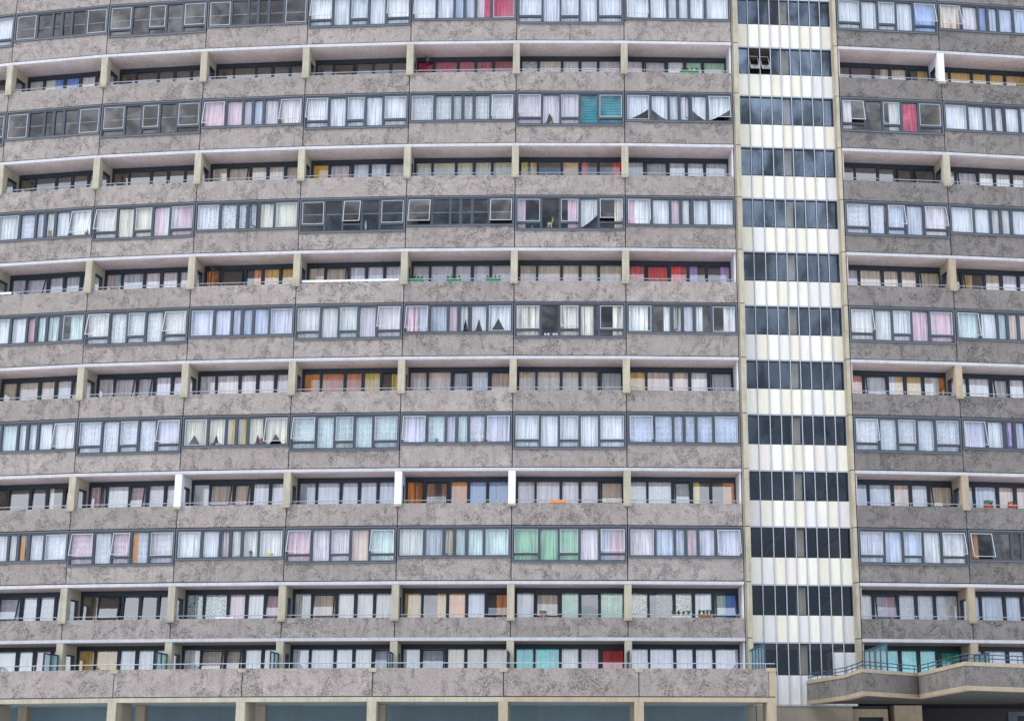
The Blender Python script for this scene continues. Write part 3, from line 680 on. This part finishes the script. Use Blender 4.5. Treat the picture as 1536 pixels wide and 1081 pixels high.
for side, (a, b, a2, b2) in (('l', (.10, .345, .02, .095)), ('r', (5.14, 5.31, 5.05, 5.135))):
    for z1, z0 in zip(levels, levels[1:]):
        p = MB(); p.box(T, a, b, -.03, DT+.1, z0+.02, z1-.02); po = build('pilaster', p, 'beige', BLD)
        if side == 'l': p = MB(); p.box(T, a2, b2, .03, DT+.1, z0+.005, z1-.005)
        else: p = MB(); p.box(T, 5.131, 5.139, .0, .47, z0+.021, z1-.021)
        build('shadow_strip', p, 'render' if side == 'l' else 'beige2', po)
# render wall beneath the tower
s = MB(); s.box(T, -.2, 4.9, DT+.02, DT+.3, GROUND, -5.52); build('lower_wall', s, 'render', BLD)

# ------------------------------------------------------------------ base of the block under the left deck
zdb, zdt, zf = -5.36, -4.185, -5.15
dk = [(-28.0, .4), (-22.77, -.9), (-16.96, -2.5), (-11.33, -3.6), (-5.77, -4.35), (-.27, -4.6), (5.43, -4.65), (11.22, -4.65)]
DK = thing('access_deck', (-8, -3, GROUND), 'long raised concrete deck on cream columns in front of the lowest balconies', 'deck')
class Seg:
    def __init__(s, a, b): s.o = Vector((*a, 0)); v = Vector((*b, 0))-s.o; s.w = v.length; s.t = v/s.w; s.n = Vector((-s.t.y, s.t.x, 0)); s.k = 1
    def __call__(s, x, d, z): return s.o+s.t*x+s.n*d+Vector((0, 0, z))
S = [Seg(dk[i], dk[i+1]) for i in range(len(dk)-1)]
for i, q in enumerate(S):
    last = i == len(S)-1; xe = q.w-(.30 if last else .02)
    p = MB(); p.box(q, .02, xe, 0, .12, zdb+.02, zdt); par = build('concrete_panel', p, 'conc', DK)
    b = MB(); b.box(q, 0, q.w, -.01, .4, zdb-.21, zdb-.02); build('edge_beam', b, 'beige2' if i > 4 else 'beige', DK)
    j = MB(); j.box(q, -.03, .03, .04, .118, zdb, zdt-.1); j.box(q, .03, q.w-.03, .03, .2, zdb-.019, zdb+.019); build('shadow_joint', j, 'joint', DK)
    r = MB(); zr = zdt+.215; r.tube(q(-.0, .06, zr), q(q.w, .06, zr), .024)
    for e in range(4): x = .4+e*(q.w-.8)/3; r.tube(q(x, .06, zdt-.02), q(x, .06, zr), .016)
    build('handrail', r, 'rail', DK)
    if not last:
        c = MB(); a = q.w; c.hexa([q(a-.15, -.05, zdt-.16), q(a+.15, -.05, zdt-.16), q(a+.15, .2, zdt-.16), q(a-.15, .2, zdt-.16), q(a-.2, -.08, zdt+.0), q(a+.2, -.08, zdt), q(a+.2, .2, zdt), q(a-.2, .2, zdt)])
        build('cap_block', c, 'beige', DK)
q = S[-1]
p = MB(); p.box(q, q.w-.28, q.w+.02, -.02, .3, zdb+.02, zdt-.12); build('end_post', p, 'beige2', DK)
p = MB(); p.box(q, q.w-.38, q.w+.04, -.05, .34, zdt-.12, zdt+.03); build('cap_block', p, 'beige2', DK)
slab = MB(); pts = [Vector((*p, 0)) for p in dk]
inner = [BY[-1](-.3, .12, 0), B(0)+BY[0].n*.12, B(1)+BY[1].n*.12, B(2)+BY[2].n*.12, B(3)+BY[3].n*.12, B(4)+BY[4].n*.12, B(5)+BY[5].n*.12, BY[6](5.25, .12, 0)]
for i in range(len(dk)-1):
    a, b = pts[i]+S[i].n*.41, pts[i+1]+S[i].n*.41; c, d = inner[i+1], inner[i]
    slab.prism([(a.x, a.y), (b.x, b.y), (c.x, c.y), (d.x, d.y)], zdb-.2, zf-.02)
build('deck_slab', slab, 'decksof', DK)
for i in range(len(dk)):
    q = S[min(i, len(S)-1)]; x = 0 if i < len(S) else q.w-.2
    cm = MB(); cm.box(q, x-.195, x+.195, -.03, .62, GROUND, zdb-.212); build('column', cm, 'beige2' if i > 4 else 'beige', DK)
    cm = MB(); cm.box(q, x-.12, x+.16, .63, 1.7, GROUND, zdb-.22); cm.box(q, x-.2, x+.25, 2.9, 3.3, GROUND, zdb-.22); build('inner_pier', cm, 'render', DK)
# dark blue wall at the back under the deck
for i, bay in enumerate([-1, 0, 1, 2, 3, 4, 5, 6]):
    T2 = BY[bay]; s = MB(); s.box(T2, 0, T2.w, .125, .4, GROUND, zdb+.05); build('lower_wall', s, 'blue', BLD)
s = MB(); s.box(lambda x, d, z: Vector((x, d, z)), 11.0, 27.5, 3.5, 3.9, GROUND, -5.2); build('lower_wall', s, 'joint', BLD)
# long glazed end screen
def screen(name, P, ds, zt, zb, label):
    sc = MB()
    for d in ds: sc.box(P, -.03, .03, d-.03, d+.03, zb, zt)
    for a_, b_ in zip(ds, ds[1:]):
        sc.box(P, -.028, .028, b_+.03, a_-.03, zt-.06, zt); sc.box(P, -.028, .028, b_+.03, a_-.03, zb, zb+.06)
        sc.quad(P(0, b_+.03, zb+.06), P(0, a_-.03, zb+.06), P(0, a_-.03, zt-.06), P(0, b_+.03, zt-.06), 1)
    build(name, sc, ['brail', 'sglass'], label=label, cat='screen', group='long teal glass screens on the deck')
screen('glass_screen', lambda x, d, z: Vector((10.80+x, d, z)), [-.1, -1.0, -1.9, -2.8, -3.7, -4.5], -3.08, -5.15, 'tall teal glass screen in dark frame at right end of the left deck')
screen('glass_screen', lambda x, d, z: Vector((16.02+x, d, z)), [-.1, -1.2, -2.3, -3.4, -4.6], -3.08, -5.25, 'tall teal glass screen beside cream pilaster at right of stair tower')
screen('glass_screen', lambda x, d, z: Vector((21.3+x, d, z)), [.1, -.7, -1.5], -3.25, -5.25, 'short glass screen behind the walkway, second bay right of tower')

# ------------------------------------------------------------------ right walkway (zigzag)
WK = thing('raised_walkway', (18, -4, GROUND), 'zigzag raised concrete walkway with cream coping and blue rails at lower right', 'walkway')
wt, wb = -4.43, -5.46
def ray(px, y):
    d = fw+r2*((px-768-98.194)/F_PX)+u2*0.0
    k = (y+75)/d.y; return (d.x*k, y)
# corner points come from the surveyed plan (x for a given distance)
def plan(px, py, z):
    d = fw+r2*((px-768-98.194)/F_PX)+u2*((540.5-py)/F_PX); k = (z+8.6579)/d.z
    return d.x*k, d.y*k-75
wk = [plan(1211, 1056.0, wb), plan(1268.8, 1048.6, wb), plan(1295.0, 1042.0, wb), plan(1378.6, 1047.0, wb), plan(1449, 1034.2, wb), plan(1536, 1037.0, wb), plan(1640, 1040.0, wb)]
SW = [Seg(wk[i], wk[i+1]) for i in range(len(wk)-1)]
def woff(d):
    o = []
    for i, p in enumerate(wk):
        ns = ([SW[i-1].n] if i > 0 else [])+([SW[i].n] if i < len(SW) else []); n = sum(ns, Vector((0, 0, 0))).normalized(); c = max(.5, n.dot(ns[0])); o.append(Vector((*p, 0))+n*d/c)
    return o
def wband(mb, d0, d1, z0, z1):
    a, b = woff(d0), woff(d1); k = len(a); n = len(mb.v)
    for z in (z0, z1): mb.v += [Vector((p.x, p.y, z)) for p in a]+[Vector((p.x, p.y, z)) for p in b]
    u = 2*k
    for i in range(k-1):
        A, A1, Bq, B1 = n+i, n+i+1, n+k+i, n+k+i+1
        for f in ((A, A1, A1+u, A+u), (B1, Bq, Bq+u, B1+u), (A+u, A1+u, B1+u, Bq+u), (A, Bq, B1, A1)): mb.f.append(f); mb.mi.append(0)
    mb.f.append((n, n+u, n+k+u, n+k)); mb.f.append((n+k-1, n+2*k-1, n+2*k-1+u, n+k-1+u)); mb.mi += [0, 0]
for i, q in enumerate(SW):
    pa, pb = woff(0), woff(.12); a0, a1, b1, b0 = pa[i], pa[i+1], pb[i+1], pb[i]; e = q.t*.006; ea = q.t*(.03 if i in (1, 3) else .006)
    p = MB(); P3 = lambda v, z: Vector((v.x, v.y, z))
    p.hexa([P3(v, z) for z in (wb+.17, wt-.13) for v in (a0+ea, a1-e, b1-e, b0+ea)]); build('concrete_panel', p, 'conc_grey_shaded', WK)
s = MB(); wband(s, -.03, .16, wt-.125, wt+.02); build('coping', s, 'beige2', WK)
s = MB(); wband(s, -.03, .3, wb, wb+.165); build('edge_beam', s, 'beige2', WK)
s = MB(); wband(s, .05, .11, wb+.17, wt-.13); build('shadow_joint', s, 'joint', WK)
for h in (.17, .31):
    s = MB()
    for q in SW: s.tube(q(0, .06, wt+h), q(q.w, .06, wt+h), .022)
    build('handrail', s, 'brail', WK)
s = MB()
for q in SW:
    nn = max(2, int(q.w/1.2))
    for e in range(nn+1): x = .15+e*(q.w-.3)/nn; s.tube(q(x, .06, wt), q(x, .06, wt+.31), .018)
build('rail_posts', s, 'brail', WK, kind=None)
# walkway floor
fl = MB(); ptsw = [(p[0], p[1]) for p in wk]
back = [(x, BY[8].o.y+.55) for x, _ in ptsw]
for i in range(len(wk)-1):
    w2 = woff(.22); a, b = w2[i], w2[i+1]
    if b.x-a.x < .05: continue
    fl.prism([(a.x, a.y), (b.x, b.y), (b.x, max(.12, b.y+.2)), (a.x, max(.12, a.y+.2))], wb+.03, wb+.14)
build('walkway_floor', fl, 'under', WK)
# piers and doorway beneath the walkway
s = MB(); s.box(lambda x, d, z: Vector((x, d, z)), 17.45, 18.72, .7, 1.6, GROUND, wb-.01); build('support_pier', s, 'beige2', WK)
Tm = lambda x, d, z: Vector((x, d, z))
s = MB(); s.box(Tm, 15.45, 17.2, .9, 1.2, -5.98, -5.62); s.box(Tm, 15.45, 15.85, .9, 1.2, GROUND, -5.981); s.box(Tm, 17.0, 17.2, .9, 1.2, GROUND, -5.981)
do = build('doorway', s, 'beige2', WK)
s = MB(); s.box(Tm, 15.86, 16.99, 1.25, 1.4, GROUND, -6.0); build('door', s, 'dframe', do)
s = MB(); s.box(Tm, 15.3, 17.25, 1.205, 1.6, -5.6, wb-.02); s.box(Tm, 15.1, 15.44, .95, 1.5, GROUND, wb-.02); build('lintel', s, 'frame', WK)
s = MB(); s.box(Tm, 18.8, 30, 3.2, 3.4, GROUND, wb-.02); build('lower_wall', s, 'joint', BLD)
s = MB(); s.box(Tm, 22.1, 22.5, -1.2, -.8, GROUND, wb-.35); s.box(Tm, 22.5, 24.5, -1.2, -.8, -5.98, wb-.35); build('support_frame', s, 'frame', WK)

# ------------------------------------------------------------------ small things on sills and rails
def wl(row, bay, lights, u, dz=0, d=.15):
    T = BY[bay]; zl = Z[row]; zu = Z[row-1] if row > 0 else Z[0]+5.40; st = (zu-zl-2.68)/2.64
    typ = 'A' if (bay % 2 and bay != 9) or bay == 8 else 'B'; bot = .87 if typ == 'A' else 1.10
    return T(upos(lights, u, False)*T.k, d, zl+(bot+.125)*st+dz)
def potted(name, base, h, r, potc, label, cat='plant', flower=None):
    t = thing(name, base, label, cat)
    p = MB(); p.tube(base, base+Vector((0, 0, .13)), .05, 10, 0, .07); build('pot', p, 'paint', t, color=potc)
    f = MB(); leaf_plant(f, base+Vector((0, 0, .12)), h, r, 40, 0); build('leaves', f, 'green', t)
    if flower:
        f = MB()
        for _ in range(7): f.blob(base+Vector((rnd.uniform(-r, r), rnd.uniform(-.04, 0), .15+h*rnd.uniform(.3, 1))), .035, .03, .035)
        build('flowers', f, 'paint', t, color=flower)
# sills inside
def ornament(name, mb, colr, label, cat): build(name, mb, 'paint', smooth=True, label=label, cat=cat, color=colr)
b_ = wl(1, 5, LA, 1.5); potted('potted_plant', b_, .28, .14, (.5, .35, .1), 'leafy plant in yellow pot on sill, second window row, second bay left of tower')
b_ = wl(2, 5, LA, .65); potted('potted_plant', b_, .45, .2, (.02, .25, .15), 'tall green leafy plant behind glass left of the deer figurine')
# deer
b_ = wl(2, 5, LA, 1.45); d = MB()
d.blob(b_+Vector((0, 0, .26)), .13, .05, .065); 
for dx in (-.09, -.05, .07, .10): d.tube(b_+Vector((dx, .0, 0)), b_+Vector((dx*.85, 0, .24)), .011, 5, 0, .02)
d.tube(b_+Vector((.09, 0, .28)), b_+Vector((.14, 0, .43)), .03, 6, 0, .02); d.blob(b_+Vector((.165, 0, .45)), .05, .025, .028)
for s_ in (-1, 1):
    d.tube(b_+Vector((.14, .01*s_, .47)), b_+Vector((.10, .05*s_, .60)), .007, 4); d.tube(b_+Vector((.12, .03*s_, .54)), b_+Vector((.17, .06*s_, .61)), .006, 4); d.tube(b_+Vector((.14, .01*s_, .47)), b_+Vector((.20, .03*s_, .57)), .006, 4)
ornament('deer_figurine', d, (.62, .50, .22), 'golden standing deer figurine with antlers on a window sill', 'figurine')
for j, u in enumerate((1.2, 1.4, 1.72, 1.9)):
    b_ = wl(3, 5, LA, u); c = MB(); c.tube(b_, b_+Vector((0, 0, .14)), .045, 10, 0, .055); c.tube(b_+Vector((.05, 0, .04)), b_+Vector((.085, 0, .07)), .01, 5); c.tube(b_+Vector((.085, 0, .07)), b_+Vector((.05, 0, .11)), .01, 5)
    build('mug', c, 'paint', smooth=True, label='white mug in the row of mugs on a sill between cream curtains', cat='mug', group='white mugs on the sill between cream curtains', color=(.8, .82, .84))
b_ = wl(2, 0, LB, 3.35); d = MB(); d.blob(b_+Vector((0, 0, .13)), .11, .07, .13); d.blob(b_+Vector((0, 0, .30)), .09, .07, .08); d.blob(b_+Vector((-.07, 0, .37)), .03, .02, .03); d.blob(b_+Vector((.07, 0, .37)), .03, .02, .03)
ornament('teddy_bear', d, (.28, .15, .06), 'brown teddy bear sitting on a narrow window sill at far left', 'teddy bear')
b_ = wl(2, 0, LB, 5.75); d = MB(); d.blob(b_+Vector((0, 0, .12)), .10, .07, .12); d.tube(b_+Vector((0, 0, .2)), b_+Vector((0, 0, .3)), .05, 8)
ornament('vase', d, (.32, .18, .10), 'round brown vase on sill beside the tilted window, seventh bay left of tower', 'vase')
b_ = wl(2, 3, LA, 3.15); d = MB(); d.tube(b_, b_+Vector((0, 0, .32)), .06, 8, 0, .05); d.tube(b_+Vector((0, 0, .32)), b_+Vector((0, 0, .5)), .05, 8, 0, .02)
ornament('bottle', d, (.62, .50, .45), 'pale pink bottle standing in an empty uncurtained flat window', 'bottle')
b_ = wl(4, 2, LB, 4.85); potted('flower_pot', b_, .18, .1, (.6, .04, .04), 'bright red flowers in a red pot between crossed yellow curtains', 'flower pot', (.75, .03, .04))
b_ = wl(4, 2, LB, 1.15); d = MB(); d.tube(b_, b_+Vector((0, 0, .12)), .06, 8, 0, .07); ornament('bowl', d, (.45, .08, .05), 'small dark red pot on sill under crossed yellow curtains', 'pot')
b_ = wl(4, 2, LB, 1.6); d = MB(); d.box(lambda x, y, z: b_+Vector((x, y, z)), -.14, .14, -.04, .04, 0, .09); ornament('trinket_box', d, (.5, .33, .25), 'long tan box lying on the sill of the yellow curtained flat', 'box')
b_ = wl(4, 4, LB, 1.5); d = MB(); d.tube(b_, b_+Vector((0, 0, .2)), .07, 8, 0, .06); ornament('vase', d, (.07, .2, .2), 'dark green vase in front of mint net curtain', 'vase')
for u, h, c_, nm in ((4.4, .1, (.5, .28, .15), 'low brown ornament on the sill left of the tilted lilac window'), (4.85, .24, (.55, .42, .30), 'taller tan ornament on the sill left of the tilted lilac window')):
    b_ = wl(4, 4, LB, u); d = MB(); d.blob(b_+Vector((0, 0, h/2)), .09, .05, h/2); ornament('ornament', d, c_, nm, 'ornament')
b_ = wl(5, 2, LB, 4.5); potted('potted_plant', b_, .16, .08, (.02, .25, .12), 'little green plant in green pot on sill, lowest window row', 'plant')
b_ = wl(5, 2, LB, 5.45); d = MB(); d.tube(b_, b_+Vector((0, 0, .17)), .09, 10, 0, .11); ornament('plant_pot', d, (.75, .55, .05), 'yellow pot on sill near right end of lowest window row', 'pot')
b_ = wl(5, 2, LB, 3.6); d = MB(); d.tube(b_, b_+Vector((0, 0, .11)), .05, 10, 0, .06); ornament('candle_pot', d, (.7, .6, .15), 'tiny yellow pot behind narrow pane in the lowest window row', 'pot')
b_ = wl(1, 6, LB, 1.08); d = MB(); d.blob(b_+Vector((0, 0, .12)), .05, .04, .12); ornament('candle', d, (.6, .03, .05), 'red ornament at the foot of draped white net, first bay left of tower', 'ornament')

def rail_box(row, bay, u, w, h, colr, label, plants=True, d=.2, z0=-1.63, name='flower_box', green=16, flower=None):
    T = BY[bay]; x = u*T.k; zu = Z[row]; base = T(x, d, zu+z0)
    if not plants:
        m_ = MB(); m_.box(T, x-w/2, x+w/2, d-.08, d+.08, zu+z0, zu+z0+h); build(name, m_, 'paint', label=label, cat=name.replace('_', ' '), color=colr); return
    t = thing(name, base, label, 'flower box', 'flower boxes standing on the balcony parapets')
    m_ = MB(); m_.hexa([T(x-w/2+.02, d-.07, zu+z0), T(x+w/2-.02, d-.07, zu+z0), T(x+w/2-.02, d+.07, zu+z0), T(x-w/2+.02, d+.07, zu+z0), T(x-w/2, d-.1, zu+z0+h), T(x+w/2, d-.1, zu+z0+h), T(x+w/2, d+.1, zu+z0+h), T(x-w/2, d+.1, zu+z0+h)])
    build('box', m_, 'paint', t, color=colr)
    f = MB()
    for e in range(4): leaf_plant(f, T(x-w/2+w*(e+.5)/4, d, zu+z0+h*.9), .22, .08, green, 0)
    build('plants', f, 'green', t)
    if flower:
        f = MB()
        for _ in range(9): f.blob(T(x+rnd.uniform(-w/2, w/2), d-.05, zu+z0+h+rnd.uniform(.03, .2)), .03, .03, .03)
        build('flowers', f, 'paint', t, color=flower)
G_ = (.02, .30, .13)
rail_box(0, 6, 3.2, .95, .13, G_, 'green flower box on top balcony parapet, first bay left of tower')
for u, nm in ((.55, 'leftmost'), (2.35, 'middle'), (4.25, 'rightmost')):
    rail_box(2, 4, u, .72, .13, G_, '%s of three green flower boxes on one parapet, third balcony row' % nm)
rail_box(4, 5, 2.1, .78, .12, (.70, .22, .05), 'orange cloth folded over the parapet, second bay left of tower', False, .06, -1.64, 'folded_cloth')
rail_box(5, 2, 2.5, .85, .10, (.8, .78, .78), 'white box on parapet, sixth balcony row, fifth bay left of tower', False, .25, -1.64, 'storage_box')
rail_box(5, 5, 1.45, .25, .10, (.5, .12, .06), 'small pot with green plant on parapet before pinkish curtain, sixth balcony row')
rail_box(5, 6, 2.4, .9, .10, (.7, .72, .74), 'pale box of leafy plants on parapet, first bay left of tower', green=34)
rail_box(5, 6, 3.5, .7, .14, (.35, .13, .06), 'terracotta box of tall plants on parapet, first bay left of tower', green=44)
rail_box(4, 9, 1.2, .45, .16, (.45, .06, .04), 'red flower box on parapet, second bay right of tower', green=22)
rail_box(4, 9, 2.35, .4, .12, (.45, .06, .04), 'red flower box with red blooms, far right of frame', green=12, flower=(.7, .05, .05))
# white cloths over rails
for row, bay, a, b, lab in ((2, 3, .25, 5.0, 'long white sheet wrapped round the rail, fourth bay left of tower'), (2, 0, .0, 1.2, 'white cloth hung on rail at far left of third balcony row')):
    T = BY[bay]; zu = Z[row]; m_ = MB()
    for e in range(int((b-a)/.1)):
        x = a+e*.1; j = .012*math.sin(e*1.7)
        m_.hexa([T(x, .02, zu-1.585+j), T(x+.1, .02, zu-1.585+j*.5), T(x+.1, .10, zu-1.585), T(x, .10, zu-1.585), T(x, .02, zu-1.475), T(x+.1, .02, zu-1.475), T(x+.1, .10, zu-1.475), T(x, .10, zu-1.475)])
    build('white_sheet', m_, 'white', label=lab, cat='sheet')

# ------------------------------------------------------------------ light
SE, SD = math.radians(50), Vector((-.86, -.5, 0)).normalized()
w = bpy.data.worlds.new('World'); scn.world = w; w.use_nodes = True; nt = w.node_tree; nt.nodes.clear()
sky = N(nt, 'ShaderNodeTexSky', sky_type='NISHITA', sun_disc=False); sky.sun_elevation = SE; sky.sun_rotation = math.atan2(SD.x, SD.y)
sky.air_density = 1.0; sky.dust_density = 1.5; sky.ozone_density = 1.5
tc = N(nt, 'ShaderNodeTexCoord').outputs['Generated']
mp = N(nt, 'ShaderNodeMapping'); mp.inputs['Scale'].default_value = (1, 1, 2.6); L(nt, tc, mp.inputs[0])
cl = ramp(nt, noise(nt, mp.outputs[0], 2.6, 7, .6, .5), [(.34, (0, 0, 0)), (.56, (1, 1, 1))])
cc = mix(nt, mth(nt, 'MULTIPLY', cl, .92), sky.outputs[0], (12.0, 12.8, 14.2))
bg = N(nt, 'ShaderNodeBackground', i_Strength=.15); L(nt, cc, bg.inputs[0])
o = N(nt, 'ShaderNodeOutputWorld'); L(nt, bg.outputs[0], o.inputs[0])
sn = bpy.data.lights.new('sun', 'SUN'); sn.energy = 1.8; sn.angle = math.radians(14); sn.color = (1, .96, .90)
so = bpy.data.objects.new('sun', sn); col.objects.link(so)
sdir = Vector((SD.x*math.cos(SE), SD.y*math.cos(SE), math.sin(SE))); so.rotation_euler = sdir.to_track_quat('Z', 'Y').to_euler(); so.location = (-60, -80, 60)

scn.view_settings.view_transform = 'Standard'; scn.view_settings.look = 'None'; scn.view_settings.exposure = 0
scn.cycles.use_denoising = True
scn.cycles.max_bounces = 8; scn.cycles.transparent_max_bounces = 12
